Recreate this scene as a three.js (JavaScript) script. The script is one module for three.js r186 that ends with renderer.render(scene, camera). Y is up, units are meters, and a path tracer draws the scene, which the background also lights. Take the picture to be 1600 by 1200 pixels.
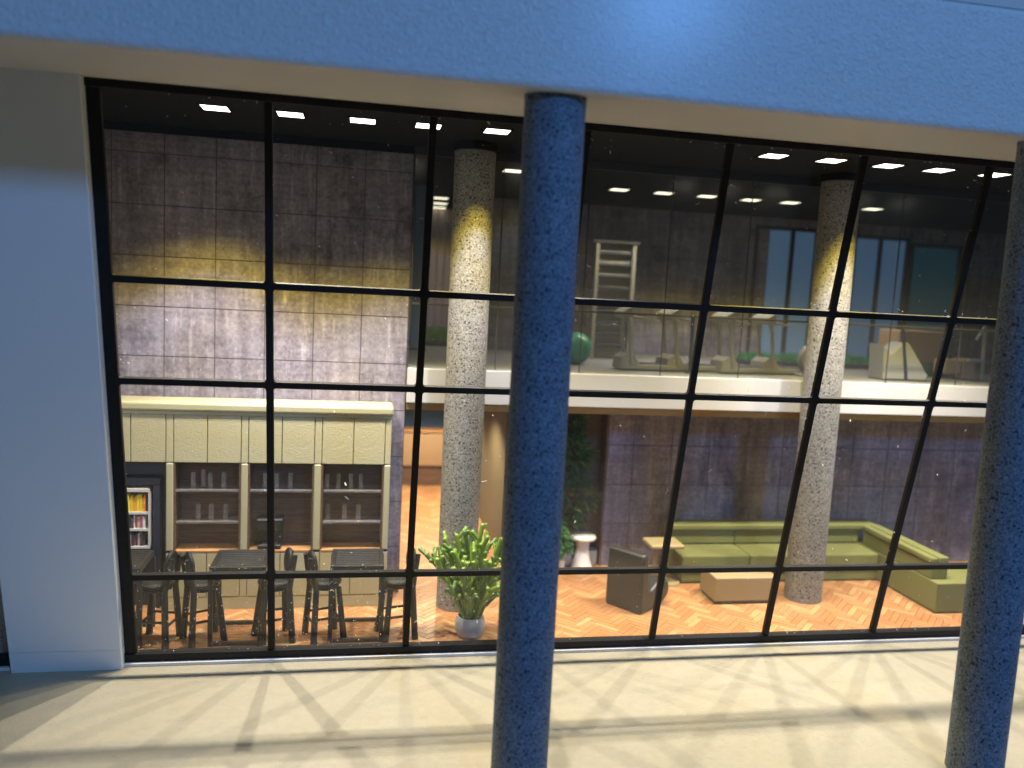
import * as THREE from 'three';
import { RoundedBoxGeometry } from 'three/addons/geometries/RoundedBoxGeometry.js';
import { mergeGeometries } from 'three/addons/utils/BufferGeometryUtils.js';
import { RectAreaLightUniformsLib } from 'three/addons/lights/RectAreaLightUniformsLib.js';

RectAreaLightUniformsLib.init();

// ------------------------------------------------------------------ camera
const scene = new THREE.Scene();
const W = 1024, H = 768;
const camera = new THREE.PerspectiveCamera(50.75, W / H, 0.1, 200);
{
  const yaw = 0.185, pitch = -0.112, roll = 0.051;
  const F = new THREE.Vector3(Math.sin(yaw) * Math.cos(pitch), Math.sin(pitch), -Math.cos(yaw) * Math.cos(pitch));
  const R = new THREE.Vector3(Math.cos(yaw), 0, Math.sin(yaw));
  const U = new THREE.Vector3().crossVectors(R, F);
  const R2 = R.clone().multiplyScalar(Math.cos(roll)).addScaledVector(U, Math.sin(roll));
  const U2 = U.clone().multiplyScalar(Math.cos(roll)).addScaledVector(R, -Math.sin(roll));
  camera.quaternion.setFromRotationMatrix(new THREE.Matrix4().makeBasis(R2, U2, F.clone().negate()));
  camera.position.set(0.281, 4.301, 9.374);
  camera.focus = 9.2;
  camera.userData.fStop = 0.32;
}

// ------------------------------------------------------------------ light: dim room and the blue lamps that stand in it
scene.background = new THREE.Color().setRGB(0.052, 0.068, 0.090);
const renderer = new THREE.WebGLRenderer({ antialias: true });
renderer.setSize(W, H);
renderer.toneMapping = THREE.LinearToneMapping;
renderer.toneMappingExposure = 1;
renderer.shadowMap.enabled = true;
const ROOM_LAMPS = [   // position, aimed at, size, colour, intensity
  [[10.6, 14.9, 25.7], [3, 5, 2.5], [2.8, 2.8], [0.14, 0.40, 1.0], 118, 'broad blue exhibition lamp high on the right in front of the facade'],
  [[17, 18.5, 12], [3, 3, 2], [1.6, 1.6], [0.22, 0.47, 1.0], 42, 'blue exhibition lamp far right of the model'],
];

// ------------------------------------------------------------------ helpers
let seed = 7;
const rnd = () => { seed = (seed * 1664525 + 1013904223) >>> 0; return seed / 4294967296; };
const rr = (a, b) => a + (b - a) * rnd();
const used = {};
function numbered(n) { const k = used[n] = (used[n] ?? -1) + 1; return k ? `${n}_${String(k).padStart(3, '0')}` : n; }
function shadow(o) { o.traverse((c) => { if (c.isMesh) { c.castShadow = true; c.receiveShadow = true; } }); return o; }
function thing(name, label, category, [x, y, z] = [0, 0, 0], turn = 0, group) {
  const o = new THREE.Group(); o.name = numbered(name); o.position.set(x, y, z); o.rotation.y = turn;
  o.userData = { label, category }; if (group) o.userData.group = group;
  scene.add(o); return o;
}
function struct(name, geo, mat, label, category) {
  const o = geo ? new THREE.Mesh(geo, mat) : new THREE.Group();
  o.name = numbered(name); o.userData = { kind: 'structure', label, category }; scene.add(o); return shadow(o);
}
function part(name, geo, mat, parent, pos, rot) {
  const m = new THREE.Mesh(geo, mat); m.name = name; m.castShadow = m.receiveShadow = true;
  if (pos) m.position.set(...pos); if (rot) m.rotation.set(...rot);
  parent.add(m); return m;
}
function copyOf(src, label, [x, y, z], turn = 0, name) {
  const c = src.clone(); c.name = numbered(name ?? src.name.replace(/_\d+$/, '')); c.position.set(x, y, z); c.rotation.y = turn;
  c.userData = { ...src.userData, label }; scene.add(c); return c;
}
// uv in metres, taken along the axis that a face points along
function boxUV(g, ox = 0, oy = 0) {
  g = g.index ? g.toNonIndexed() : g;
  const p = g.attributes.position, n = g.attributes.normal, uv = new Float32Array(p.count * 2);
  for (let i = 0; i < p.count; i += 3) {
    let ax = 0, ay = 0, az = 0;
    for (let k = 0; k < 3; k++) { ax += n.getX(i + k); ay += n.getY(i + k); az += n.getZ(i + k); }
    ax = Math.abs(ax); ay = Math.abs(ay); az = Math.abs(az);
    for (let k = i; k < i + 3; k++) {
      const x = p.getX(k), y = p.getY(k), z = p.getZ(k);
      const [u, v] = az >= ax && az >= ay ? [x, y] : ay >= ax ? [x, z] : [z, y];
      uv[2 * k] = u + ox; uv[2 * k + 1] = v + oy;
    }
  }
  g.setAttribute('uv', new THREE.BufferAttribute(uv, 2));
  return g;
}
// box given by its limits, edges rounded by r
function box(x0, x1, y0, y1, z0, z1, r = 0, seg = 2) {
  const w = Math.abs(x1 - x0), h = Math.abs(y1 - y0), d = Math.abs(z1 - z0);
  const g = r ? new RoundedBoxGeometry(w, h, d, seg, Math.min(r, w / 2.01, h / 2.01, d / 2.01)) : new THREE.BoxGeometry(w, h, d);
  return boxUV(g.translate((x0 + x1) / 2, (y0 + y1) / 2, (z0 + z1) / 2));
}
const ni = (g) => { g = g.index ? g.toNonIndexed() : g; for (const k of Object.keys(g.attributes)) if (!['position', 'normal', 'uv'].includes(k)) g.deleteAttribute(k); return g; };
const merge = (...l) => mergeGeometries(l.flat().map(ni));
const cyl = (rt, rb, h, seg = 20) => new THREE.CylinderGeometry(rt, rb, h, seg);
function rod(a, b, ra, rb = ra, seg = 10) {   // tapered rod from a to b
  const A = new THREE.Vector3(...a), B = new THREE.Vector3(...b), d = B.clone().sub(A);
  const g = new THREE.CylinderGeometry(rb, ra, d.length(), seg);
  g.applyQuaternion(new THREE.Quaternion().setFromUnitVectors(new THREE.Vector3(0, 1, 0), d.normalize()));
  return g.translate((A.x + B.x) / 2, (A.y + B.y) / 2, (A.z + B.z) / 2);
}
const lathe = (pts, seg = 32) => new THREE.LatheGeometry(pts.map(([x, y]) => new THREE.Vector2(x, y)), seg);
function extrude(pts, depth, bevel = 0) {     // outline (x, y) drawn out along z
  const s = new THREE.Shape(pts.map(([x, y]) => new THREE.Vector2(x, y)));
  return boxUV(new THREE.ExtrudeGeometry(s, { depth, bevelEnabled: bevel > 0, bevelThickness: bevel, bevelSize: bevel, bevelOffset: -bevel, bevelSegments: 3, steps: 1 }));
}

// ------------------------------------------------------------------ textures
function noiseTable(n, s) { let k = s; const t = new Float32Array(n * n); for (let i = 0; i < n * n; i++) { k = (k * 1664525 + 1013904223) >>> 0; t[i] = k / 4294967296; } return t; }
const TAB = noiseTable(256, 99);
function vn(x, y, px, py, s = 0) {            // value noise that repeats after px, py cells
  const xi = Math.floor(x), yi = Math.floor(y), fx = x - xi, fy = y - yi, u = fx * fx * (3 - 2 * fx), v = fy * fy * (3 - 2 * fy);
  const m = (a, p) => ((a % p) + p) % p, T = (a, b) => TAB[((m(a, px) * 7 + s * 31) & 255) * 256 + ((m(b, py) * 13 + s * 57 + m(a, px) * 3) & 255)];
  return (T(xi, yi) * (1 - u) + T(xi + 1, yi) * u) * (1 - v) + (T(xi, yi + 1) * (1 - u) + T(xi + 1, yi + 1) * u) * v;
}
function fbm(u, v, fx, fy, oct, s = 0) { let a = 0, w = 0.5, t = 0; for (let o = 0; o < oct; o++) { a += w * vn(u * fx, v * fy, fx, fy, s + o); t += w; w *= 0.55; fx *= 2; fy *= 2; } return a / t; }
function tex(w, h, f, srgb = true, repX = 1, repY = 1) {
  const d = new Uint8Array(w * h * 4);
  for (let y = 0; y < h; y++) for (let x = 0; x < w; x++) { const c = f(x / w, y / h, x, y), i = (y * w + x) * 4; d[i] = Math.max(0, Math.min(255, c[0])); d[i + 1] = Math.max(0, Math.min(255, c[1])); d[i + 2] = Math.max(0, Math.min(255, c[2])); d[i + 3] = 255; }
  const t = new THREE.DataTexture(d, w, h); t.wrapS = t.wrapT = THREE.RepeatWrapping; t.magFilter = THREE.LinearFilter; t.minFilter = THREE.LinearMipmapLinearFilter; t.generateMipmaps = true;
  if (srgb) t.colorSpace = THREE.SRGBColorSpace;
  t.repeat.set(repX, repY); t.needsUpdate = true; return t;
}
const smooth = (a, b, x) => { const t = Math.max(0, Math.min(1, (x - a) / (b - a))); return t * t * (3 - 2 * t); };
// stained concrete print: purple grey, brown streaks running down, pale scratches (5.2 m tile)
const concreteTex = tex(1400, 1400, (u, v) => {
  const big = fbm(u, v, 5, 5, 5, 1), streak = fbm(u, v, 60, 4, 4, 5), fine = fbm(u, v, 150, 150, 3, 9), blot = fbm(u, v, 12, 9, 5, 14), scr = fbm(u, v, 10, 120, 3, 21);
  let b = 122 + (big - 0.5) * 46 + (streak - 0.5) * 40 + (fine - 0.5) * 40 + (scr - 0.5) * 22;
  const stain = smooth(0.58, 0.78, blot) * 24; b -= stain;
  const pale = smooth(0.62, 0.8, fbm(u, v, 90, 14, 3, 30)) * 18; b += pale;
  const hue = (fbm(u, v, 7, 7, 3, 40) - 0.5) * 16;
  return [b + 1 + hue * 0.3, b - 5, b + 5 - hue * 0.6];
}, true, 1 / 5.2, 1 / 5.2);
// speckled stone (1.6 m tile)
function granite(base, dark, light, nDark, nLight, tint) {
  const n = 1024, a = new Float32Array(n * n).fill(0);
  let k = 4242; const r = () => { k = (k * 1664525 + 1013904223) >>> 0; return k / 4294967296; };
  const blob = (val, rx) => {
    const cx = r() * n, cy = r() * n, ra = rx * (0.5 + r()), rb = ra * (0.5 + 0.6 * r()), th = r() * 3.14, c = Math.cos(th), s = Math.sin(th), R = Math.ceil(ra * 1.3);
    for (let j = -R; j <= R; j++) for (let i = -R; i <= R; i++) {
      const p = (i * c + j * s) / ra, q = (-i * s + j * c) / rb, d = p * p + q * q + (r() - 0.5) * 0.35;
      if (d < 1) a[((Math.floor(cy + j) + n) % n) * n + ((Math.floor(cx + i) + n) % n)] = val * Math.min(1, (1 - d) * 2.4);
    }
  };
  for (let i = 0; i < nLight; i++) blob(light * (0.5 + 0.5 * r()), 4.5);
  for (let i = 0; i < nDark; i++) blob(-dark * (0.35 + 0.65 * r()), 3.6);
  for (let i = 0; i < nDark / 14; i++) blob(-dark * (0.8 + 0.3 * r()), 7);
  return tex(n, n, (u, v, x, y) => { const b = base + a[y * n + x] + (fbm(u, v, 90, 90, 2, 3) - 0.5) * 34 + (fbm(u, v, 10, 10, 3, 7) - 0.5) * 10; return [b + tint[0], b + tint[1], b + tint[2]]; });
}
const graniteTex = granite(123, 86, 34, 6800, 5200, [2, 0, -6]);
const graniteWhite = granite(205, 130, 20, 1500, 600, [0, 0, 2]);
const graniteFine = granite(114, 72, 28, 7600, 5200, [-10, 4, 20]);
// fine pebbled paint (1 m tile), height only
const peelTex = tex(1024, 1024, (u, v) => { const b = 255 * (0.6 * fbm(u, v, 22, 22, 3, 2) + 0.4 * vn(u * 60, v * 60, 60, 60, 8)); return [b, b, b]; }, false);
const grainTex = tex(512, 512, (u, v) => { const b = 255 * fbm(u, v, 90, 90, 3, 4); return [b, b, b]; }, false, 1, 1);
const woodTex = (base, amp, s) => tex(512, 512, (u, v) => {
  const g = fbm(u, v, 3, 60, 4, s), f = fbm(u, v, 12, 220, 2, s + 4), b = (g - 0.5) * amp + (f - 0.5) * amp * 0.7;
  return [base[0] + b, base[1] + b * 0.8, base[2] + b * 0.6];
});
const walnutTex = woodTex([92, 68, 54], 56, 3), oakTex = woodTex([160, 118, 76], 40, 6), pineTex = woodTex([214, 160, 104], 34, 9), darkWoodTex = woodTex([112, 84, 62], 44, 12);
const dirtTex = tex(1024, 1024, (u, v) => {   // worn off-white paint (4 m tile): faint yellow blotches and grey scuffs
  const a = smooth(0.50, 0.80, fbm(u, v, 3, 4, 6, 51)), b = (fbm(u, v, 60, 60, 3, 55) - 0.5) * 14, c = smooth(0.68, 0.8, fbm(u, v, 24, 40, 4, 58)) * 10;
  return [162 + b * 0.6 - c * 0.4, 155 + b * 0.6 - c * 0.4 - a, 132 + b * 0.6 - c * 0.4 - a * 5];
}, true, 1 / 4, 1 / 4);
const rep = (t, x, y = x) => { const c = t.clone(); c.repeat.set(x, y); c.needsUpdate = true; return c; };

// ------------------------------------------------------------------ materials (linear colours)
const std = (o) => new THREE.MeshStandardMaterial(o), phys = (o) => new THREE.MeshPhysicalMaterial(o);
const rgb = (r, g, b) => new THREE.Color().setRGB(r, g, b);
const M = {
  beam: phys({ color: rgb(0.66, 0.66, 0.64), roughness: 0.5, bumpMap: rep(peelTex, 1.7), bumpScale: 0.016, clearcoat: 0.26, clearcoatRoughness: 0.24 }),
  soffit: std({ color: rgb(0.60, 0.58, 0.53), roughness: 0.42, bumpMap: rep(grainTex, 1.5), bumpScale: 0.001 }),
  pier: std({ color: rgb(0.74, 0.74, 0.70), roughness: 0.6, bumpMap: rep(grainTex, 1.5), bumpScale: 0.001 }),
  plaza: std({ map: dirtTex, roughness: 0.42, bumpMap: rep(peelTex, 3), bumpScale: 0.004 }),
  black: phys({ color: rgb(0.012, 0.011, 0.010), roughness: 0.5, specularIntensity: 0.4, bumpMap: rep(grainTex, 3), bumpScale: 0.0015 }),
  glass: phys({ color: rgb(0.93, 0.94, 0.93), roughness: 0.05, transmission: 1, thickness: 0, ior: 1.5 }),
  screen: phys({ color: rgb(0.93, 0.95, 0.94), roughness: 0.22, transmission: 1, thickness: 0, ior: 1.6 }),
  dust: std({ color: rgb(0.75, 0.75, 0.72), roughness: 0.9, side: THREE.DoubleSide }),
  stone: std({ map: rep(graniteTex, 1, 1), roughness: 0.75, bumpMap: rep(graniteTex, 1, 1), bumpScale: 0.002 }),
  stoneOut: std({ map: rep(graniteFine, 1, 1), roughness: 0.7, bumpMap: rep(graniteFine, 1, 1), bumpScale: 0.002 }),
  concrete: phys({ map: concreteTex, roughness: 0.9, specularIntensity: 0.25 }),
  joint: std({ color: rgb(0.07, 0.06, 0.06), roughness: 0.9 }),
  ceiling: phys({ color: rgb(0.009, 0.009, 0.009), roughness: 0.7, specularIntensity: 0.2 }),
  fascia: std({ color: rgb(0.46, 0.45, 0.42), roughness: 0.45 }),
  gold: std({ color: rgb(0.36, 0.20, 0.04), roughness: 0.5 }),
  cream: std({ color: rgb(0.41, 0.38, 0.23), roughness: 0.5, bumpMap: rep(peelTex, 2.4), bumpScale: 0.004 }),
  creamSmooth: std({ color: rgb(0.38, 0.36, 0.22), roughness: 0.45, bumpMap: rep(peelTex, 1.5), bumpScale: 0.0012 }),
  walnut: std({ map: walnutTex, roughness: 0.55 }),
  oak: std({ map: oakTex, roughness: 0.5 }),
  darkWood: std({ map: darkWoodTex, roughness: 0.6 }),
  navy: std({ color: rgb(0.012, 0.022, 0.045), roughness: 0.45 }),
  white: std({ color: rgb(0.5, 0.49, 0.46), roughness: 0.5 }),
  standWhite: std({ color: rgb(0.72, 0.70, 0.66), roughness: 0.5 }),
  dim: std({ color: rgb(0.075, 0.056, 0.022), roughness: 0.7 }),
  speckWhite: std({ map: rep(graniteWhite, 1, 1), roughness: 0.7 }),
  acrylic: phys({ color: rgb(0.96, 0.94, 0.95), roughness: 0.12, transmission: 0.93, thickness: 0.02, ior: 1.45 }),
  tumbler: phys({ color: rgb(0.97, 0.97, 0.97), roughness: 0.22, transmission: 0.96, thickness: 0, ior: 1.75 }),
  furniture: phys({ color: rgb(0.014, 0.014, 0.013), roughness: 0.38, specularIntensity: 0.8, bumpMap: rep(peelTex, 3), bumpScale: 0.004 }),
  machine: std({ color: rgb(0.012, 0.012, 0.013), roughness: 0.35 }),
  steel: std({ color: rgb(0.4, 0.4, 0.4), roughness: 0.3, metalness: 1 }),
  chair: std({ color: rgb(0.022, 0.021, 0.017), roughness: 0.4 }),
  sofa: std({ color: rgb(0.145, 0.152, 0.040), roughness: 0.85, bumpMap: rep(grainTex, 3), bumpScale: 0.002 }),
  sofaDark: std({ color: rgb(0.10, 0.11, 0.03), roughness: 0.9 }),
  tan: std({ color: rgb(0.27, 0.20, 0.097), roughness: 0.7 }),
  tanTop: std({ color: rgb(0.30, 0.235, 0.105), roughness: 0.5 }),
  pot: std({ color: rgb(0.36, 0.35, 0.33), roughness: 0.9 }),
  leafA: phys({ color: rgb(0.14, 0.235, 0.022), roughness: 0.4 }),
  leafB: phys({ color: rgb(0.075, 0.15, 0.02), roughness: 0.42 }),
  leafC: phys({ color: rgb(0.16, 0.27, 0.03), roughness: 0.38 }),
  tree: std({ color: rgb(0.06, 0.13, 0.03), roughness: 0.7, side: THREE.DoubleSide }),
  tree2: std({ color: rgb(0.09, 0.17, 0.035), roughness: 0.7, side: THREE.DoubleSide }),
  shrub: std({ color: rgb(0.05, 0.19, 0.045), roughness: 0.7, side: THREE.DoubleSide }),
  bark: std({ color: rgb(0.09, 0.06, 0.035), roughness: 0.9 }),
  carpet: std({ color: rgb(0.2, 0.2, 0.185), roughness: 0.95 }),
  turf: std({ color: rgb(0.16, 0.42, 0.03), roughness: 0.9, side: THREE.DoubleSide }),
  hedge: std({ color: rgb(0.03, 0.20, 0.07), roughness: 0.9, side: THREE.DoubleSide }),
  ball: std({ color: rgb(0.03, 0.26, 0.12), roughness: 0.35 }),
  gymIvory: std({ color: rgb(0.25, 0.235, 0.18), roughness: 0.55 }),
  gymDark: std({ color: rgb(0.03, 0.03, 0.035), roughness: 0.6 }),
  gymWhite: std({ color: rgb(0.30, 0.30, 0.30), roughness: 0.5 }),
  slat: std({ color: rgb(0.36, 0.28, 0.25), roughness: 0.7 }),
  blueWall: std({ color: rgb(0.10, 0.19, 0.34), roughness: 0.6 }),
  windowBlue: phys({ color: rgb(0.17, 0.28, 0.42), emissive: rgb(0.030, 0.062, 0.115), emissiveIntensity: 1, roughness: 0.25 }),
  windowTeal: phys({ color: rgb(0.014, 0.06, 0.075), emissive: rgb(0.002, 0.018, 0.026), emissiveIntensity: 1, roughness: 0.25 }),
  brownBox: std({ color: rgb(0.36, 0.24, 0.14), roughness: 0.8 }),
  counter: std({ color: rgb(0.30, 0.195, 0.105), roughness: 0.6 }),
  lampGlow: std({ color: rgb(0.9, 0.9, 0.85), emissive: rgb(1, 0.96, 0.80), emissiveIntensity: 5.5, roughness: 0.4 }),
  gymGlow: std({ color: rgb(0.9, 0.9, 0.85), emissive: rgb(1, 0.92, 0.66), emissiveIntensity: 2.4, roughness: 0.4 }),
  blueGlow: std({ color: rgb(0.5, 0.5, 0.6), emissive: rgb(0.2, 0.45, 1), emissiveIntensity: 8 }),
};

// ------------------------------------------------------------------ the lamps in front, outside the frame
for (const [pos, aim, size, col, power, label] of ROOM_LAMPS) {
  const t = thing('exhibition_lamp', label, 'lamp', pos);
  t.lookAt(...aim);
  part('housing', box(-size[0] / 2 - 0.1, size[0] / 2 + 0.1, -size[1] / 2 - 0.1, size[1] / 2 + 0.1, -0.4, -0.02, 0.05), M.gymDark, t);
  part('lens', box(-size[0] / 2, size[0] / 2, -size[1] / 2, size[1] / 2, -0.018, 0), M.blueGlow, t);
  const L = new THREE.RectAreaLight(rgb(...col), power, size[0], size[1]);
  L.position.set(0, 0, 0.02); L.rotation.y = Math.PI; t.add(L);
}

// ------------------------------------------------------------------ setting: plaza, threshold, parquet floor
const X0 = -2.215, DX = 1.556, NCOL = 10, TH = 0.197, XR = X0 + DX * NCOL;
struct('plaza', box(-9, 19, -0.5, -0.1, -0.06, 4.1, 0.02), M.plaza, 'cream white forecourt in front of the window wall, crossed by fans of mullion shadows', 'forecourt');
struct('threshold', box(-9, 18, -0.1, -0.062, -0.05, 0.085, 0.006), M.soffit, 'narrow pale sill strip along the foot of the window wall', 'sill');
{
  const floor = struct('floor', box(-6, XR + 3, -0.3, -0.064, -9.6, -0.07), M.joint, 'orange herringbone parquet floor behind the window wall', 'floor');
  // herringbone blocks, each 0.36 x 0.09, laid at 45 degrees
  const L = 0.36, Wd = 0.09, gap = 0.004, c = Math.SQRT1_2, list = [];
  const blocks = [0, 1, 2, 3, 4, 5].map((k) => {
    const g = boxUV(new RoundedBoxGeometry(L - gap, 0.014, Wd - gap, 1, 0.002).translate(0, -0.007, 0));
    const uv = g.attributes.uv; for (let i = 0; i < uv.count; i++) uv.setXY(i, uv.getX(i) * 0.9 + k * 0.37, uv.getY(i) * 0.9 + k * 0.61);
    return g;
  });
  const TONES = [[0.60, 0.29, 0.115], [0.55, 0.255, 0.095], [0.64, 0.32, 0.13], [0.57, 0.27, 0.10], [0.68, 0.40, 0.165], [0.71, 0.43, 0.18]];
  const mats = TONES.map((t) => std({ color: rgb(t[0] / 1.14, t[1] / 0.61, t[2] / 0.25), map: pineTex, roughness: 0.42 }));
  // lattice axes s, t at 45 degrees: row r holds a block along s and, after it, a block along t
  for (let r = -110; r < 110; r++) for (let k = -22; k < 22; k++) for (const o of [0, 1]) {
    const s = r * Wd + 2 * L * k + (o ? L + Wd / 2 : L / 2), t = r * Wd + (o ? Wd - L / 2 : Wd / 2);
    const x = (s - t) * c + 4, z = (s + t) * c - 3;
    if (x < -3.2 || x > 13.3 || z > -0.10 || z < -9.2) continue;
    if (z < -3.1 && (x < 0.9 || x > 4.3)) continue;
    if (x < 0.6 && z < -1.7) continue;
    list.push([x, z, o]);
  }
  const d2 = (p) => (p[0] - 0.28) ** 2 + (p[1] - 9.37) ** 2 + (p[0] < -2.0 ? 90 : 0) + (p[0] > 10.5 ? 90 : 0);
  list.sort((a, b) => d2(a) - d2(b));
  const rest = mats.map(() => []);
  list.forEach(([x, z, o], n) => {
    const u = rnd(), tone = u < 0.26 ? 0 : u < 0.46 ? 1 : u < 0.62 ? 2 : u < 0.80 ? 3 : u < 0.92 ? 4 : 5, g = blocks[Math.floor(rnd() * 6)];
    const ry = o ? Math.PI / 4 : -Math.PI / 4, y = -0.05 + rr(-0.0008, 0.0008);
    if (n < 300) part('plank', g, mats[tone], floor, [x, y, z], [0, ry, 0]);
    else rest[tone].push(ni(g).clone().applyMatrix4(new THREE.Matrix4().makeRotationY(ry).setPosition(x, y, z)));
  });
  rest.forEach((r, i) => { if (r.length) { const m = part('herringbone_planks', mergeGeometries(r), mats[i], floor); m.userData.kind = 'stuff'; } });
}

// ------------------------------------------------------------------ window wall: leaning frame, mullions, transoms, panes
function fillets(w, h, r) {          // a transom piece w long and h high whose ends flare into the mullions
  const s = new THREE.Shape(), a = w / 2, b = h / 2;
  s.moveTo(-a, -b - r); s.quadraticCurveTo(-a, -b, -a + r, -b); s.lineTo(a - r, -b); s.quadraticCurveTo(a, -b, a, -b - r);
  s.lineTo(a, b + r); s.quadraticCurveTo(a, b, a - r, b); s.lineTo(-a + r, b); s.quadraticCurveTo(-a, b, -a, b + r); s.closePath();
  return boxUV(new THREE.ExtrudeGeometry(s, { depth: 0.046, bevelEnabled: true, bevelThickness: 0.008, bevelSize: 0.006, bevelOffset: -0.006, bevelSegments: 2, curveSegments: 5 }).translate(0, 0, -0.023));
}
const ROWS = [0, 0.996, 3.22, 4.247, 6.0].map((y) => y / Math.cos(TH));
function windowWall(x0, n, label, dustCount, jambRight) {
  const t = thing('window_wall', label, 'window wall', [0, 0, 0]);
  t.rotation.x = TH;
  const x1 = x0 + DX * n, w = 0.076, top = ROWS[4];
  part('bottom_rail', box(x0 - 0.045, x1 + 0.045, -0.062, 0.045, -0.05, 0.05, 0.012), M.black, t);
  part('top_rail', box(x0 - 0.045, x1 + 0.045, top - 0.03, top + 0.04, -0.05, 0.05, 0.012), M.black, t);
  for (let k = 0; k <= n; k++) {
    const x = x0 + DX * k, e = k === 0 ? [0.036, 0.084] : k === n ? [0.066, 0.048] : [w / 2, w / 2];
    part(k === 0 || k === n ? 'jamb' : 'mullion', box(x - e[0], x + e[1], 0.046, top - 0.031, -0.034, 0.034, 0.012), M.black, t);
  }
  const seg = fillets(DX - w - 0.002, 0.071, 0.03), segEnd = fillets(DX - w / 2 - 0.086, 0.071, 0.03);
  for (let k = 0; k < n; k++) for (let r = 1; r < 4; r++) {
    const end = k === 0, xa = x0 + DX * k + (end ? 0.085 : w / 2 + 0.001), xb = x0 + DX * (k + 1) - w / 2 - 0.001;
    part('transom', end ? segEnd : seg, M.black, t, [(xa + xb) / 2, ROWS[r], 0]);
  }
  for (let k = 0; k < n; k++) for (let r = 0; r < 4; r++) {
    const g = new THREE.PlaneGeometry(DX - 0.02, ROWS[r + 1] - ROWS[r] - 0.02);
    part('pane', g, M.glass, t, [x0 + DX * (k + 0.5), (ROWS[r] + ROWS[r + 1]) / 2, rr(-0.002, 0.002)]);
  }
  if (dustCount) {
    // dust and fibres that lie on the outside of the panes, thicker near bars
    const fleck = new THREE.TetrahedronGeometry(1, 0), dm = new THREE.InstancedMesh(fleck, M.dust, dustCount), q = new THREE.Quaternion(), e = new THREE.Euler();
    dm.name = 'dust'; dm.userData.kind = 'stuff';
    for (let i = 0; i < dustCount; i++) {
      let x = x0 + rnd() * Math.min(8, n) * DX, v = rnd() * top;
      if (rnd() < 0.45) v = ROWS[Math.floor(rnd() * 5)] + (rnd() < 0.65 ? 1 : -1) * (0.045 + Math.abs(rr(0, 1) * rr(0, 1)) * 0.25);
      if (rnd() < 0.25) { x = x0 + DX * Math.floor(rnd() * 8) + (rnd() < 0.5 ? -1 : 1) * (0.045 + rnd() * rnd() * 0.12); }
      if (rnd() < 0.3) { x = x0 + 0.1 + rnd() * 4; v = 0.06 + rnd() * 1.1; }
      const s = rr(0.003, 0.0068) * (rnd() < 0.12 ? 1.6 : 1), long = rnd() < 0.2 ? rr(2, 5) : 1;
      e.set(rr(0, 3), rr(0, 3), rr(0, 3)); q.setFromEuler(e);
      dm.setMatrixAt(i, new THREE.Matrix4().compose(new THREE.Vector3(Math.max(x, x0 + 0.06), Math.min(Math.max(v, 0.05), top - 0.04), 0.0075), q, new THREE.Vector3(s * long, s, s)));
    }
    dm.castShadow = false; t.add(dm);
    const fib = [];
    for (let i = 0; i < 26; i++) {
      const x = x0 + rr(0.3, 11), v = rr(0.1, top - 0.1), a = rr(0, 6.3), l = rr(0.02, 0.075), b = rr(-1.2, 1.2), pts = [];
      for (let k = 0; k <= 5; k++) pts.push(new THREE.Vector3(x + Math.cos(a + b * k / 5) * l * k / 5, v + Math.sin(a + b * k / 5) * l * k / 5, 0.006));
      fib.push(new THREE.TubeGeometry(new THREE.CatmullRomCurve3(pts), 6, rr(0.0014, 0.0028), 4));
    }
    const f = part('fibres', merge(fib), M.dust, t); f.userData.kind = 'stuff';
  }
  return t;
}
windowWall(X0, NCOL, 'tall leaning window wall with a black grid of bars in front of the lobby', 1300);
windowWall(-3.37 - DX * 2, 2, 'neighbouring black framed window left of the grey pier', 0);

// ------------------------------------------------------------------ pier, soffit, beam, upper ledge
{
  const prism = (ya, yb, x0, x1, inset) => {     // follows the lean of the facade
    const f = (y) => 0.154 + 0.2 * y - inset, s = [[-0.4, ya], [f(ya), ya], [f(yb), yb], [-0.4 + 0.2 * yb, yb]];
    const g = extrude(s.map(([z, y]) => [z, y]), x1 - x0, 0.012);     // outline in (z, y), drawn along x
    return boxUV(g.applyMatrix4(new THREE.Matrix4().makeBasis(new THREE.Vector3(0, 0, 1), new THREE.Vector3(0, 1, 0), new THREE.Vector3(-1, 0, 0)).setPosition(x1, 0, 0)));
  };
  const t = thing('pier', 'smooth grey blue pier at the end of the window wall', 'pier');
  part('shaft', prism(0.153, 6.06, -3.38, -2.265, 0), M.pier, t);
  part('plinth', prism(-0.1, 0.149, -3.38, -2.265, 0), M.pier, t);
}
function xPrism(pts, x0, x1, bevel) {            // outline in (z, y), drawn along x
  const g = extrude(pts, x1 - x0, bevel);
  return boxUV(g.applyMatrix4(new THREE.Matrix4().makeBasis(new THREE.Vector3(0, 0, 1), new THREE.Vector3(0, 1, 0), new THREE.Vector3(-1, 0, 0)).setPosition(x1, 0, 0)));
}
{
  const t = thing('canopy', 'pale sloping underside panel between the window tops and the beam', 'soffit');
  part('soffit_panel', xPrism([[1.13, 6.048], [3.05, 5.864], [3.05, 6.1], [1.13, 6.26]], -9, 18), M.soffit, t);
  const b = thing('beam', 'wide pebbled white beam lit blue across the top of the front', 'beam');
  const pts = [], r = 0.05; for (let k = 0; k <= 6; k++) { const a = -Math.PI / 2 + k / 6 * Math.PI / 2; pts.push([3.12 - r + Math.cos(a) * r, 5.856 + r + Math.sin(a) * r]); }
  part('face', xPrism([[3.055, 5.856], ...pts, [3.12, 6.84], [3.09, 6.885], [3.055, 6.885]], -9, 18), M.beam, b);
  const l = thing('ledge', 'darker upper ledge above the beam', 'ledge');
  part('overhang', xPrism([[2.4, 6.89], [3.10, 6.89], [3.30, 7.3], [2.4, 7.3]], -9, 18, 0.01), M.pier, l);
}

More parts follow.
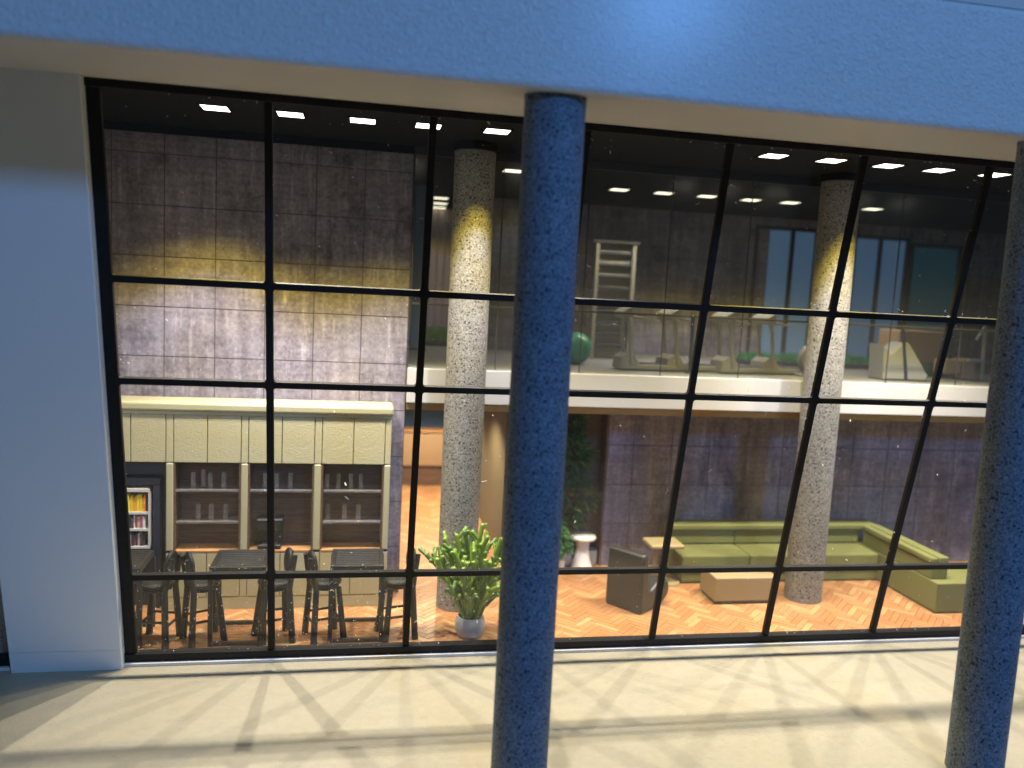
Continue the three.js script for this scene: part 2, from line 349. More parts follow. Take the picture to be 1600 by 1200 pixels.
// ------------------------------------------------------------------ columns
function column(name, x, z, r, y0, y1, mat, label) {
  const t = thing(name, label, 'column', [x, y0, z], 0, name === 'inner_column' ? 'pale speckled columns inside the lobby' : 'speckled columns outside the window wall');
  const h = y1 - y0, g = new THREE.CylinderGeometry(r, r, h, 56, 1, true), uv = g.attributes.uv;
  for (let i = 0; i < uv.count; i++) uv.setXY(i, uv.getX(i), uv.getY(i) * h / 1.6);
  part('shaft', g, mat, t, [0, h / 2, 0]);
  const ring = lathe([[r + 0.0005, 0], [r + 0.003, 0.004], [r + 0.003, 0.022], [r + 0.0005, 0.027]], 56);
  part('end_ring', ring, mat, t, [0, h - 0.03, 0]);
  part('base_ring', ring, mat, t, [0, 0.001, 0]);
  if (name === 'inner_column') part('collar', cyl(r + 0.03, r + 0.03, 0.098, 40), M.ceiling, t, [0, h + 0.051, 0]);
  return t;
}
column('outer_column', 1.755, 2.77, 0.25, -0.1, 5.90, M.stoneOut, 'speckled stone column standing outside, lit fully blue, before the middle of the window wall');
column('outer_column', 6.27, 2.90, 0.25, -0.1, 5.90, M.stoneOut, 'speckled stone column standing outside, half grey and half blue, nearest the far sofa end');
column('inner_column', 1.66, -1.42, 0.27, -0.05, 6.1, M.stone, 'pale speckled column inside the lobby behind the bright green potted plant');
column('inner_column', 6.93, -1.42, 0.27, -0.05, 6.1, M.stone, 'pale speckled column inside the lobby beside the tan ottoman');

// ------------------------------------------------------------------ room shell
struct('ceiling', merge(box(-6, XR + 3, 6.202, 6.40, -9.6, 1.11), box(0.9, XR + 3, 6.102, 6.20, -9.5, -1.93), box(-5, 0.897, 6.102, 6.20, -2.1, -1.912)), M.ceiling, 'black lobby ceiling set with bright square lamps', 'ceiling');
function panelWall(name, label, xs, ys, z, depth = 0.25, holes = []) {   // a wall of square concrete panels with open joints
  const w = struct(name, box(xs[0], xs[xs.length - 1], ys[0], ys[ys.length - 1], z - depth, z - 0.014), M.joint, label, 'wall');
  const g = 0.005;
  for (let i = 0; i + 1 < xs.length; i++) for (let j = 0; j + 1 < ys.length; j++) {
    part('panel', box(xs[i] + g, xs[i + 1] - g, ys[j] + g, ys[j + 1] - g, z - 0.02, z + rr(-0.0012, 0.0012), 0.0025, 1), M.concrete, w);
  }
  return w;
}
const range = (a, d, n) => Array.from({ length: n }, (_, k) => a + d * k);
panelWall('left_wall', 'stained purple grey concrete panel wall above the cream bar cabinet', range(-2.289 - 0.636 * 3, 0.636, 9), [-0.05, ...range(0.629, 0.652, 9), 6.1], -1.92);
panelWall('lounge_wall', 'shaded concrete panel wall behind the green sofa', [4.21, ...range(4.641, 0.654, 15)], [-0.05, 0.65, 1.302, 1.954, 2.6], -2.95);
panelWall('gym_wall', 'concrete panel wall at the back of the upstairs gym', [1.95, ...range(2.6, 0.65, 10)], [3.2, ...range(3.85, 0.65, 3), 6.1], -6.3);
panelWall('gym_wall', 'narrow concrete panel strip between the two blue gym windows', [9.55, 10.33], [3.2, 3.85, 4.5, 5.15, 6.1], -6.3);
panelWall('gym_wall', 'concrete panel wall right of the teal gym window', [12.95, 13.6, 14.25, 14.9, 16.3], [3.2, 3.85, 4.5, 5.15, 6.1], -6.3);
struct('side_wall', box(-4.5, -4.2, -0.05, 6.1, -2.2, -0.1), M.concrete, 'concrete end wall of the bar, out of view', 'wall');
struct('side_wall', box(XR + 2.6, XR + 2.9, -0.05, 6.1, -6.6, -0.1), M.concrete, 'concrete end wall of the lounge, out of view', 'wall');
struct('passage_wall', box(0.62, 0.86, -0.05, 6.1, -9.4, -2.2), M.concrete, 'concrete side wall of the deep passage', 'wall');
struct('side_bay_wall', box(-7, -3.30, -0.06, 3.4, -0.5, -0.3), M.speckWhite, 'pale speckled wall behind the neighbouring window left of the pier', 'wall');
{
  const t = thing('wood_wall', 'dark brown board wall behind the tall dark foliage', 'wall', [0, 0, 0]);
  for (let k = 0; k < 5; k++) part('board', box(2.66 + k * 0.31 + 0.003, 2.66 + (k + 1) * 0.31 - 0.003, -0.05, 2.598, -3.42, -3.26 + rr(-0.003, 0.003), 0.004, 1), M.darkWood, t);
  part('return_board', box(2.60, 2.657, -0.05, 2.598, -8.9, -3.28), M.dim, t);
  part('end_board', box(4.185, 4.2075, -0.05, 2.598, -3.255, -2.955), M.darkWood, t);
}
// mezzanine slab, white fascia, gold strip
{
  const t = thing('mezzanine', 'white edged mezzanine slab with a gold strip under it', 'mezzanine');
  part('slab', box(0.92, XR + 2.6, 2.705, 3.192, -9.4, -1.93), M.fascia, t);
  part('fascia', box(0.90, XR + 2.6, 2.708, 3.196, -1.928, -1.86, 0.012), M.fascia, t);
  part('gold_strip', box(0.91, XR + 2.6, 2.602, 2.702, -2.02, -1.93, 0.006), M.gold, t);
  part('lower_ceiling', box(0.92, XR + 2.6, 2.602, 2.70, -9.4, -2.03), M.fascia, t);
  part('carpet', box(0.92, XR + 2.6, 3.1925, 3.2, -9.4, -1.95), M.carpet, t);
}
// gym glazing along the slab edge
{
  const t = thing('gym_glazing', 'full height glass screen along the edge of the upstairs gym', 'glass screen', [0, 0, -1.885]);
  const xs = [0.90, 2.13, 3.36, 4.59, 5.82, 7.05, 8.28, 9.51, 10.74, 11.97, 13.2, 14.43, 15.66];
  for (let i = 0; i + 1 < xs.length; i++) {
    part('pane', new THREE.PlaneGeometry(xs[i + 1] - xs[i] - 0.012, 2.88), M.screen, t, [(xs[i] + xs[i + 1]) / 2, 4.652, 0]);
    part('joint', box(xs[i] - 0.006, xs[i] + 0.006, 3.2, 6.098, -0.008, 0.008), M.gymDark, t);
  }
  part('handrail', box(0.93, 15.6, 4.075, 4.10, 0.004, 0.022, 0.004), M.gymDark, t);
  part('head_channel', box(0.9, 15.66, 6.085, 6.20, -0.03, 0.015), M.gymDark, t);
}

// ------------------------------------------------------------------ ceiling lamps: each a glowing square and its light
const lampGeo = { trim: merge(box(-0.17, 0.17, 0, 0.012, -0.17, -0.145), box(-0.17, 0.17, 0, 0.012, 0.145, 0.17), box(-0.17, -0.145, 0, 0.012, -0.144, 0.144), box(0.145, 0.17, 0, 0.012, -0.144, 0.144)), glow: box(-0.142, 0.142, 0.002, 0.010, -0.142, 0.142) };
function spot(t, color, power, angle, pen, tilt, soft, dz = 0) {
  const L = new THREE.SpotLight(color, power, 0, angle, pen, 2);
  L.position.set(0, -0.03, dz); L.target.position.set(tilt[0], -6, tilt[1] + dz); L.castShadow = true; L.shadow.radius = soft; t.add(L, L.target);
}
const LAMPS = [
  [-1.426, -0.477, 'first square ceiling lamp, over the bar beside the pier'], [-0.605, -0.466, 'square ceiling lamp over the bar, second from the pier'], [0.206, -0.466, 'square ceiling lamp over the bar, third from the pier'],
  [0.964, -0.435, 'square ceiling lamp cut by the bar mullion, fourth from the pier'], [1.775, -0.392, 'square ceiling lamp just above the column behind the potted plant'], [2.597, -0.414, 'square ceiling lamp hidden behind the blue outer column'],
  [5.335, -0.414, 'square ceiling lamp over the lounge, first after the unlit ceiling stretch'], [6.125, -0.392, 'square ceiling lamp close to the column by the ottoman, on its near side'], [6.946, -0.403, 'square ceiling lamp over the lounge just past the column by the ottoman'],
  [7.694, -0.403, 'square ceiling lamp over the lounge, fourth after the unlit stretch'], [8.515, -0.382, 'square ceiling lamp beside the half grey outer column'], [9.326, -0.392, 'square ceiling lamp hidden by the half grey outer column'],
];
const TILT = [[-0.5, -0.3], [0.2, 0.5], [0.5, 0.2], [-0.3, -0.2], [0.1, 0.3], [0.2, 0.2], [-0.2, 0.3], [0.1, 0.2], [0.1, 0.4], [0.2, 0], [0, 0.2], [0, 0]];
const JIT = [0.08, -0.11, 0.02, 0.12, -0.06, 0.10, -0.12, 0.05, -0.03, 0.12, -0.09, 0.01];   // the chip sits off centre in its fitting
const POW = [1.2, 1.02, 0.60, 0.50, 0.66, 0.85, 0.82, 0.82, 0.82, 0.86, 0.9, 0.85];
LAMPS.forEach(([x, z, label], i) => {
  const t = thing('ceiling_lamp', label, 'lamp', [x, 6.188, z], 0, 'square lamps in the black ceiling along the window wall');
  part('trim', lampGeo.trim, M.ceiling, t); part('diffuser', lampGeo.glow, M.lampGlow, t);
  spot(t, rgb(0.42, 0.53, 1), 64 * POW[i], 0.68, 0.26, TILT[i], 1.3, JIT[i]);       // bluish core
  spot(t, rgb(1, 0.74, 0.09), 58 * POW[i], 0.84, 0.46, TILT[i], 1.3, JIT[i]);      // yellow phosphor ring
});
for (const [x, z, label, p] of [
  [5.18, -3.84, 'gym ceiling lamp nearest the wall bars', 1], [5.95, -3.83, 'gym ceiling lamp second from the wall bars', 1], [6.77, -3.87, 'gym ceiling lamp third from the wall bars', 1], [7.48, -3.83, 'gym ceiling lamp close before the column by the ottoman', 1],
  [8.27, -3.85, 'gym ceiling lamp behind the column by the ottoman', 0.7], [9.07, -3.84, 'gym ceiling lamp just past the column by the ottoman', 0.7], [4.40, -3.84, 'gym ceiling lamp hidden behind the blue outer column', 0.8],
  [1.72, -7.0, 'upstairs passage lamp, nearest of the receding three', 0.5], [1.80, -8.0, 'upstairs passage lamp, middle of the receding three', 0.4], [1.86, -8.9, 'upstairs passage lamp, deepest of the receding three', 0], [2.40, -2.7, 'upstairs lamp beside the column behind the potted plant', 0.7],
]) {
  const t = thing('gym_lamp', label, 'lamp', [x, 6.088, z], 0, 'square lamps in the ceiling upstairs');
  part('trim', lampGeo.trim, M.ceiling, t); part('diffuser', lampGeo.glow, M.gymGlow, t);
  if (p) { spot(t, rgb(0.45, 0.54, 1), 8 * p, 0.90, 0.2, [0, -0.2], 4); spot(t, rgb(1, 0.74, 0.10), 6.5 * p, 1.05, 0.25, [0, -0.2], 4); }
}
for (const [x, z, label] of [[1.7, -4.2, 'warm lamp in the low ceiling at the mouth of the deep passage'], [1.75, -6.8, 'warm lamp in the low ceiling at the end of the deep passage']]) {
  const t = thing('passage_lamp', label, 'lamp', [x, 2.588, z], 0, 'lamps in the low ceiling of the deep passage');
  part('trim', lampGeo.trim, M.fascia, t); part('diffuser', lampGeo.glow, M.gymGlow, t);
  spot(t, rgb(1, 0.84, 0.62), 66, 1.15, 0.4, [0, 0], 5);
}

// ------------------------------------------------------------------ bar cabinet
const CZ = -1.42;      // its front
{
  const t = thing('bar_cabinet', 'cream back bar cabinet with open walnut niches of glasses', 'cabinet', [0, 0, 0]);
  const posts = [[-2.152, -2.058], [-1.229, -1.138], [-0.301, -0.205], [0.616, 0.70]], bays = [[-2.058, -1.229], [-1.138, -0.301], [-0.205, 0.616]];
  // crown with a rounded lip
  part('crown', box(-3.0, 0.715, 2.585, 2.71, -1.9, CZ + 0.035, 0.04, 4), M.creamSmooth, t);
  part('frieze', box(-2.98, 0.70, 2.545, 2.583, -1.9, CZ + 0.002), M.creamSmooth, t);
  part('carcass', box(-2.98, 0.69, 1.918, 2.54, -1.9, CZ - 0.03), M.joint, t);
  const door = (x0, x1, y0, y1) => part('door', box(x0 + 0.005, x1 - 0.005, y0, y1, CZ - 0.028, CZ, 0.006), M.cream, t);
  for (const [a, m, b] of [[-2.98, -2.572, -2.152], [-2.058, -1.647, -1.229], [-1.138, -0.716, -0.301], [-0.205, 0.203, 0.616]]) { door(a, m, 1.925, 2.54); door(m, b, 1.925, 2.54); }
  for (const [a, b] of posts) {
    part('upper_post', box(a + 0.004, b - 0.004, 1.925, 2.54, CZ - 0.028, CZ - 0.002, 0.006), M.cream, t);
    part('post', box(a + 0.002, b - 0.002, 0.75, 1.915, -1.9, CZ + 0.004, 0.016, 3), M.creamSmooth, t);
  }
  // base
  part('base_carcass', box(-2.14, 0.69, 0.06, 0.72, -1.9, CZ - 0.03), M.joint, t);
  for (const [a, m, b] of [[-2.06, -1.647, -1.229], [-1.138, -0.716, -0.301], [-0.205, 0.203, 0.616]]) { door(a, m, 0.125, 0.715); door(m, b, 0.125, 0.715); }
  for (const [a, b] of posts) part('base_post', box(a + 0.004, b - 0.004, 0.125, 0.715, CZ - 0.028, CZ - 0.003, 0.006), M.cream, t);
  part('plinth', box(-2.15, 0.70, -0.05, 0.12, -1.9, CZ - 0.004, 0.006), M.creamSmooth, t);
  for (const [a, b] of bays) {
    part('worktop', box(a, b, 0.722, 0.752, -1.9, CZ + 0.002, 0.005), M.oak, t);
    part('niche_back', box(a, b, 0.753, 1.916, -1.9, -1.74), M.walnut, t);
    part('niche_side', box(a + 0.001, a + 0.022, 0.753, 1.912, -1.738, CZ - 0.006), M.walnut, t);
    part('niche_side', box(b - 0.022, b - 0.001, 0.753, 1.912, -1.738, CZ - 0.006), M.walnut, t);
    for (const y of a < -1 && a > -1.2 ? [1.558] : [1.135, 1.558]) {
      const s = part('glass_shelf', box(a + 0.026, b - 0.026, y - 0.014, y, -1.735, CZ - 0.03, 0.004), M.acrylic, t);
      part('lip', box(a + 0.026, b - 0.026, y - 0.028, y + 0.012, CZ - 0.0285, CZ - 0.018, 0.003), M.acrylic, s);
    }
  }
  // navy bay
  part('navy_surround', merge(box(-2.98, -2.155, 1.72, 1.915, -1.9, -1.60), box(-2.26, -2.155, -0.05, 1.718, -1.9, -1.60)), M.navy, t);
  part('navy_frame', merge(box(-2.98, -2.235, 1.60, 1.70, -1.598, -1.50, 0.008), box(-2.325, -2.235, -0.05, 1.598, -1.598, -1.50, 0.008)), M.navy, t);
  part('navy_back', box(-2.98, -2.33, -0.05, 1.596, -1.9, -1.62), M.navy, t);
}
// bookcase in the navy bay
{
  const x0 = -2.92, x1 = -2.352, z0 = -1.615, z1 = -1.47, ys = [0.80, 1.035, 1.255, 1.52];
  const t = thing('bookcase', 'small white bookcase of bright books inside the navy bay', 'bookcase', [0, 0, 0]);
  part('frame', merge(box(x0, x0 + 0.02, 0.78, 1.56, z0, z1), box(x1 - 0.022, x1, 0.78, 1.56, z0, z1), box(x0, x1, 1.52, 1.56, z0, z1 + 0.004), box(x0, x1, 0.77, 0.80, z0, z1 + 0.004)), M.white, t);
  part('back_panel', box(x0 + 0.021, x1 - 0.023, 0.801, 1.519, z0, z0 + 0.01), M.navy, t);
  for (const y of [1.035, 1.255]) part('shelf', box(x0 + 0.021, x1 - 0.023, y - 0.03, y, z0 + 0.011, z1 + 0.002), M.white, t);
  const pal = [[[0.75, 0.45, 0.02], [0.8, 0.3, 0.02], [0.75, 0.6, 0.05], [0.6, 0.55, 0.1], [0.05, 0.05, 0.07], [0.7, 0.2, 0.03]], [[0.4, 0.05, 0.25], [0.6, 0.1, 0.35], [0.12, 0.04, 0.08], [0.5, 0.5, 0.08], [0.06, 0.05, 0.06], [0.7, 0.6, 0.5]], [[0.03, 0.025, 0.03], [0.06, 0.03, 0.04], [0.5, 0.48, 0.45], [0.15, 0.06, 0.05], [0.04, 0.04, 0.05]]];
  const mats = pal.map((row) => row.map((c) => std({ color: rgb(...c), roughness: 0.6 })));
  [[1.255, 0.25, 1], [1.035, 0.19, 1], [0.80, 0.185, 1]].forEach(([y, h], r) => {
    let x = x0 + 0.026, k = 0;
    const order = [2, 1, 0];
    while (x < x1 - 0.06) {
      const w = rr(0.017, 0.034), hh = h * rr(0.72, 0.93), row = mats[[0, 1, 2][r]];
      part('book', box(x, x + w - 0.002, y + 0.001, y + hh, z0 + 0.015, z1 - rr(0.008, 0.03), 0.002, 1), row[Math.floor(rnd() * row.length)], t);
      x += w; k++;
    }
  });
}
// coffee machine
{
  const t = thing('coffee_machine', 'black coffee machine on the wooden worktop of the middle niche', 'coffee machine', [-0.86, 0.754, -1.56]);
  part('body', merge(box(-0.15, 0.15, 0, 0.06, -0.14, 0.12, 0.012), box(-0.15, 0.15, 0.0605, 0.26, -0.14, -0.02, 0.008), box(-0.16, 0.16, 0.2605, 0.385, -0.15, 0.11, 0.02)), M.machine, t);
  part('rim', box(-0.165, 0.165, 0.386, 0.40, -0.15, 0.115, 0.006), M.gymDark, t);
  part('brew_head', merge(cyl(0.03, 0.024, 0.05, 14).translate(0, 0.235, 0.05), rod([0, 0.225, 0.06], [0, 0.215, 0.135], 0.009)), M.steel, t);
  part('drip_tray', box(-0.1, 0.1, 0.0605, 0.07, 0, 0.11), M.steel, t);
}
// tumblers
{
  const shape = lathe([[0, 0], [0.030, 0], [0.034, 0.006], [0.034, 0.20], [0.031, 0.205], [0.026, 0.20], [0.026, 0.035], [0, 0.03]], 18);
  const tall = shape.clone().scale(1.05, 1.13, 1.05);
  const U = 1.559, L = 1.136, list = [
    [-1.84, U, -1.55, 0, 'first tumbler on the upper shelf of the niche beside the navy bay'], [-1.725, U, -1.62, 1, 'taller tumbler standing back on the upper shelf of the niche beside the navy bay'], [-1.628, U, -1.55, 0, 'third tumbler on the upper shelf of the niche beside the navy bay'], [-1.462, U, -1.56, 0, 'lone tumbler at the far end of the upper shelf beside the navy bay'],
    [-1.775, L, -1.55, 0, 'first tumbler on the lower shelf of the niche beside the navy bay'], [-1.612, L, -1.54, 0, 'middle tumbler on the lower shelf of the niche beside the navy bay'], [-1.435, L, -1.55, 0, 'last tumbler on the lower shelf of the niche beside the navy bay'],
    [-0.94, U, -1.56, 0, 'tumbler beside the mullion on the shelf above the coffee machine'], [-0.79, U, -1.55, 0, 'middle tumbler on the shelf above the coffee machine'], [-0.612, U, -1.55, 0, 'last tumbler on the shelf above the coffee machine'],
    [-0.135, U, -1.54, 0, 'first tumbler on the upper shelf of the end niche'], [0.015, U, -1.55, 0, 'second tumbler on the upper shelf of the end niche'], [0.18, U, -1.56, 0, 'third tumbler on the upper shelf of the end niche'], [0.315, U, -1.54, 0, 'fourth tumbler on the upper shelf of the end niche'],
    [-0.115, L, -1.55, 0, 'first tumbler on the lower shelf of the end niche'], [0.105, L, -1.53, 0, 'middle tumbler on the lower shelf of the end niche'], [0.29, L, -1.54, 0, 'last tumbler on the lower shelf of the end niche'],
  ];
  for (const [x, y, z, k, label] of list) {
    const o = new THREE.Mesh(k ? tall : shape, M.tumbler); o.name = numbered('tumbler'); o.position.set(x, y + 0.001, z); o.rotation.set(rr(-0.03, 0.03), rr(0, 3), rr(-0.03, 0.03));
    o.userData = { label, category: 'glass', group: 'clear tumblers on the bar shelves' }; scene.add(shadow(o));
  }
}
// ------------------------------------------------------------------ bar tables and stools
{
  const t0 = thing('bar_table', 'black slatted bar table nearest the pier, cut by the frame', 'table', [-2.49, -0.05, -0.61], 0, 'black slatted bar tables');
  const w = 0.32, d = 0.335, h = 0.975, s = 0.026;
  part('rim', merge(box(-w, w, h - 0.07, h, d - 0.05, d, 0.008), box(-w, w, h - 0.07, h, -d, -d + 0.05, 0.008), box(-w, -w + 0.05, h - 0.07, h, -d + 0.051, d - 0.051, 0.008), box(w - 0.05, w, h - 0.07, h, -d + 0.051, d - 0.051, 0.008)), M.furniture, t0);
  for (let k = 0; k < 8; k++) { const z = -d + 0.066 + k * (2 * d - 0.124) / 8; part('slat', box(-w + 0.052, w - 0.052, h - 0.034, h - 0.004, z, z + 0.047, 0.007), M.furniture, t0); }
  for (const sx of [-1, 1]) for (const sz of [-1, 1]) part('leg', box(sx * (w - 0.012) - s, sx * (w - 0.012) + s, 0, h - 0.071, sz * (d - 0.03) - s, sz * (d - 0.03) + s, 0.007), M.furniture, t0);
  for (const sz of [-1, 1]) part('floor_bar', box(-w + 0.04, w - 0.04, 0.004, 0.05, sz * (d - 0.03) - 0.02, sz * (d - 0.03) + 0.02, 0.008), M.furniture, t0);
  copyOf(t0, 'black slatted bar table between the second and third stools from the pier', [-1.09, -0.05, -0.61]);
  copyOf(t0, 'black slatted bar table beside the bar end, farthest from the pier', [0.30, -0.05, -0.61]);

  const S = thing('bar_stool', 'black round backed bar stool facing the table by the pier', 'stool', [-2.03, -0.05, -0.48], Math.PI / 2, 'black round backed bar stools');
  // faces +z in its own axes: back at -z
  const seat = lathe([[0, -0.02], [0.15, -0.02], [0.185, 0.0], [0.195, 0.03], [0.18, 0.055], [0.10, 0.062], [0, 0.056]], 28);
  part('seat', seat, M.furniture, S, [0, 0.70, 0]);
  part('seat_ring', lathe([[0.13, 0], [0.165, 0.004], [0.165, 0.03], [0.13, 0.03]], 28), M.furniture, S, [0, 0.648, 0]);
  for (const [sx, sz] of [[-1, 1], [1, 1]]) part('leg', rod([sx * 0.19, 0, sz * 0.19], [sx * 0.125, 0.665, sz * 0.125], 0.042, 0.033, 12), M.furniture, S);
  for (const sx of [-1, 1]) part('rear_leg', merge(rod([sx * 0.19, 0, -0.19], [sx * 0.14, 0.665, -0.155], 0.042, 0.036, 12), rod([sx * 0.14, 0.664, -0.155], [sx * 0.10, 1.06, -0.225], 0.036, 0.030, 12)), M.furniture, S);
  const back = lathe([[0, -0.03], [0.09, -0.03], [0.135, -0.018], [0.148, 0], [0.135, 0.022], [0.08, 0.036], [0, 0.04]], 28).rotateX(Math.PI / 2).scale(1, 1.0, 1);
  part('backrest', back, M.furniture, S, [0, 0.985, -0.165], [-0.13, 0, 0]);
  const h1 = 0.245, h2 = 0.30, e = (h) => 0.19 - 0.065 * h / 0.665;
  part('stretcher', rod([-e(h1), h1, e(h1)], [e(h1), h1, e(h1)], 0.016), M.furniture, S);
  part('stretcher', rod([-e(h1), h1, -0.178], [e(h1), h1, -0.178], 0.016), M.furniture, S);
  part('stretcher', rod([-e(h2), h2, -0.175], [-e(h2), h2, e(h2)], 0.016), M.furniture, S);
  part('stretcher', rod([e(h2), h2, -0.175], [e(h2), h2, e(h2)], 0.016), M.furniture, S);
  S.rotation.y = -Math.PI / 2 - 0.22;
  copyOf(S, 'black bar stool with its back before the cream bar base, at the middle table', [-1.50, -0.05, -0.475], Math.PI / 2 - 0.45);
  copyOf(S, 'black bar stool tucked in at the middle table behind the mullion', [-0.69, -0.05, -0.465], -Math.PI / 2 - 0.30);
  copyOf(S, 'black bar stool at the bar end table, its back towards the middle table', [-0.08, -0.05, -0.475], Math.PI / 2 - 0.34);
  copyOf(S, 'black bar stool beside the potted plant at the bar end table', [0.80, -0.05, -0.48], -Math.PI / 2 - 0.25);
}
// ------------------------------------------------------------------ potted plant by the window
{
  const t = thing('potted_plant', 'bright green bushy plant in a round grey pot by the window', 'plant', [1.73, -0.05, -0.42]);
  const pot = [[0, 0], [0.13, 0], [0.165, 0.012], [0.185, 0.06], [0.193, 0.12], [0.188, 0.19], [0.170, 0.245], [0.158, 0.26], [0.148, 0.258], [0.146, 0.235], [0, 0.232]];
  part('pot', lathe(pot, 48), M.pot, t);
  part('soil', cyl(0.145, 0.145, 0.006, 24), M.bark, t, [0, 0.238, 0]);
  const V = (x, y, z) => new THREE.Vector3(x, y, z);
  for (let i = 0; i < 34; i++) {        // fleshy stems that fork into stubby, spiky arms
    const az = i * 2.39996 + rr(-0.3, 0.3), ring = Math.sqrt((i + 0.5) / 34), lean = ring * rr(0.8, 1.05), len = (1.30 - 0.42 * ring) * rr(0.84, 1.05);
    const dir = V(Math.cos(az) * lean * 0.47, 1, Math.sin(az) * lean * 0.42).normalize();
    const base = V(Math.cos(az) * ring * 0.10, 0.22, Math.sin(az) * ring * 0.10), pts = [];
    for (let k = 0; k <= 5; k++) { const q = k / 5 * len, w = (k / 5) ** 2 * 0.16 * lean; pts.push(base.clone().addScaledVector(dir, q).add(V(Math.cos(az) * w + rr(-0.025, 0.025), -w * 0.6, Math.sin(az) * w + rr(-0.025, 0.025)))); }
    const curve = new THREE.CatmullRomCurve3(pts), g = [], spike = (p, d, l, r) => g.push(rod(p.toArray(), p.clone().addScaledVector(d, l).toArray(), r, r * 0.15, 6));
    const P = curve.getPoints(10); for (let k = 0; k < 10; k++) g.push(rod(P[k].toArray(), P[k + 1].toArray(), 0.019 + 0.012 * k / 10, 0.019 + 0.012 * (k + 1) / 10, 8));
    g.push(new THREE.SphereGeometry(0.031, 8, 6).translate(...P[10].toArray()));
    const arms = 4 + Math.floor(rnd() * 3);
    for (let k = 0; k < arms; k++) {
      const u = 0.38 + 0.58 * k / (arms - 1), p = curve.getPointAt(u), tan = curve.getTangentAt(u), a = k * 2.4 + i * 1.7;
      const d = V(Math.cos(a), 0.15, Math.sin(a)).multiplyScalar(0.85).addScaledVector(tan, 0.75).normalize(), l = rr(0.10, 0.22) * (1.2 - 0.5 * u), e = p.clone().addScaledVector(d, l);
      g.push(rod(p.toArray(), e.toArray(), 0.020, 0.027, 8)); g.push(new THREE.SphereGeometry(0.027, 8, 6).translate(...e.toArray()));
      for (let m = 0; m < 5; m++) { const b = m * 2.1 + i + k, o = V(Math.cos(b), 0.4, Math.sin(b)).addScaledVector(d, 0.8).normalize(); spike(p.clone().lerp(e, 0.45 + 0.13 * m), o, rr(0.035, 0.065), 0.014); }
    }
    for (let m = 0; m < 9; m++) { const u = 0.4 + 0.6 * m / 8, b = m * 2.4 + i, o = V(Math.cos(b), 0.2, Math.sin(b)).addScaledVector(curve.getTangentAt(u), 0.6).normalize(); spike(curve.getPointAt(u), o, rr(0.05, 0.08), 0.015); }
    part('stem', merge(g), [M.leafA, M.leafB, M.leafC, M.leafA][i % 4], t);
  }
}
// ------------------------------------------------------------------ lounge furniture
{
  // dark easy chair: one bent slab, back and rolled seat; profile in (forward, up)
  const prof = [[0.02, 0.0], [0.46, 0.02], [0.60, 0.05], [0.70, 0.12], [0.73, 0.22], [0.70, 0.32], [0.62, 0.385], [0.50, 0.385], [0.36, 0.33], [0.27, 0.29], [0.215, 0.30], [0.185, 0.38], [0.17, 0.55], [0.15, 0.74], [0.125, 0.83], [0.07, 0.85], [0.015, 0.83], [-0.005, 0.76], [-0.012, 0.4], [-0.01, 0.05]];
  const s = new THREE.Shape(); const c = new THREE.SplineCurve([...prof, prof[0]].map(([a, b]) => new THREE.Vector2(a, b))); s.setFromPoints(c.getPoints(70));
  const g = boxUV(new THREE.ExtrudeGeometry(s, { depth: 0.51, bevelEnabled: true, bevelThickness: 0.05, bevelSize: 0.045, bevelOffset: -0.045, bevelSegments: 5 }).translate(0, 0, -0.255));
  const t = thing('easy_chair', 'black block easy chair seen from behind on the parquet', 'chair', [3.99, -0.045, -1.13], Math.atan2(0.6, 0.8));
  part('shell', g, M.chair, t);
  part('foot', box(0.05, 0.45, -0.004, 0.02, -0.22, 0.22), M.gymDark, t);
}
{
  const t = thing('ottoman', 'low tan box ottoman with a dark plinth in front of the sofa', 'ottoman', [5.91, -0.05, -1.48], 0.0);
  part('cushion', box(-0.50, 0.49, 0.045, 0.40, -0.27, 0.27, 0.018, 3), M.tan, t);
  part('plinth', box(-0.47, 0.46, 0, 0.043, -0.245, 0.25), M.gymDark, t);
}
{
  const t = thing('sofa', 'long olive green corner sofa along the concrete wall', 'sofa', [0, -0.05, 0]);
  const b = 0.02;
  part('base', box(5.24, 8.62, 0.02, 0.25, -2.86, -2.07, b), M.sofa, t);
  for (const [x0, x1] of [[5.22, 6.35], [6.36, 7.48], [7.49, 8.60]]) part('seat_cushion', box(x0, x1, 0.252, 0.46, -2.62, -2.03, 0.03, 3), M.sofa, t);
  for (const [x0, x1] of [[5.22, 6.35], [6.36, 7.48], [7.49, 8.60]]) part('back_cushion', box(x0, x1, 0.462, 0.70, -2.86, -2.615, 0.02, 3), M.sofa, t);
  part('back_rail', box(5.2, 8.9, 0.702, 0.79, -2.90, -2.56, 0.025, 3), M.sofa, t);
  const w = part('side_section', box(8.62, 9.55, 0.02, 0.46, -2.86, -0.70, 0.02), M.sofa, t);
  part('side_back', box(8.63, 8.90, 0.462, 0.70, -2.55, -0.86, 0.02, 3), M.sofa, w);
  part('side_rail', merge(box(8.60, 8.72, 0.702, 0.79, -2.55, -0.85, 0.025, 3), box(8.735, 8.90, 0.702, 0.80, -2.55, -0.85, 0.025, 3)), M.sofa, w);
}
{
  const t = thing('side_table', 'tan side table on one leg between the easy chair and the sofa', 'table', [4.93, -0.05, -2.12], 0);
  part('top', box(-0.27, 0.27, 0.60, 0.67, -0.22, 0.22, 0.03, 3), M.tanTop, t);
  part('leg', cyl(0.035, 0.045, 0.57, 16), M.tan, t, [-0.12, 0.315, 0.03]);
  part('foot', cyl(0.17, 0.18, 0.035, 28), M.tanTop, t, [0.12, 0.018, 0.02]);
  part('foot_arm', box(-0.14, 0.05, 0.002, 0.03, 0, 0.06, 0.01), M.tan, t);
}
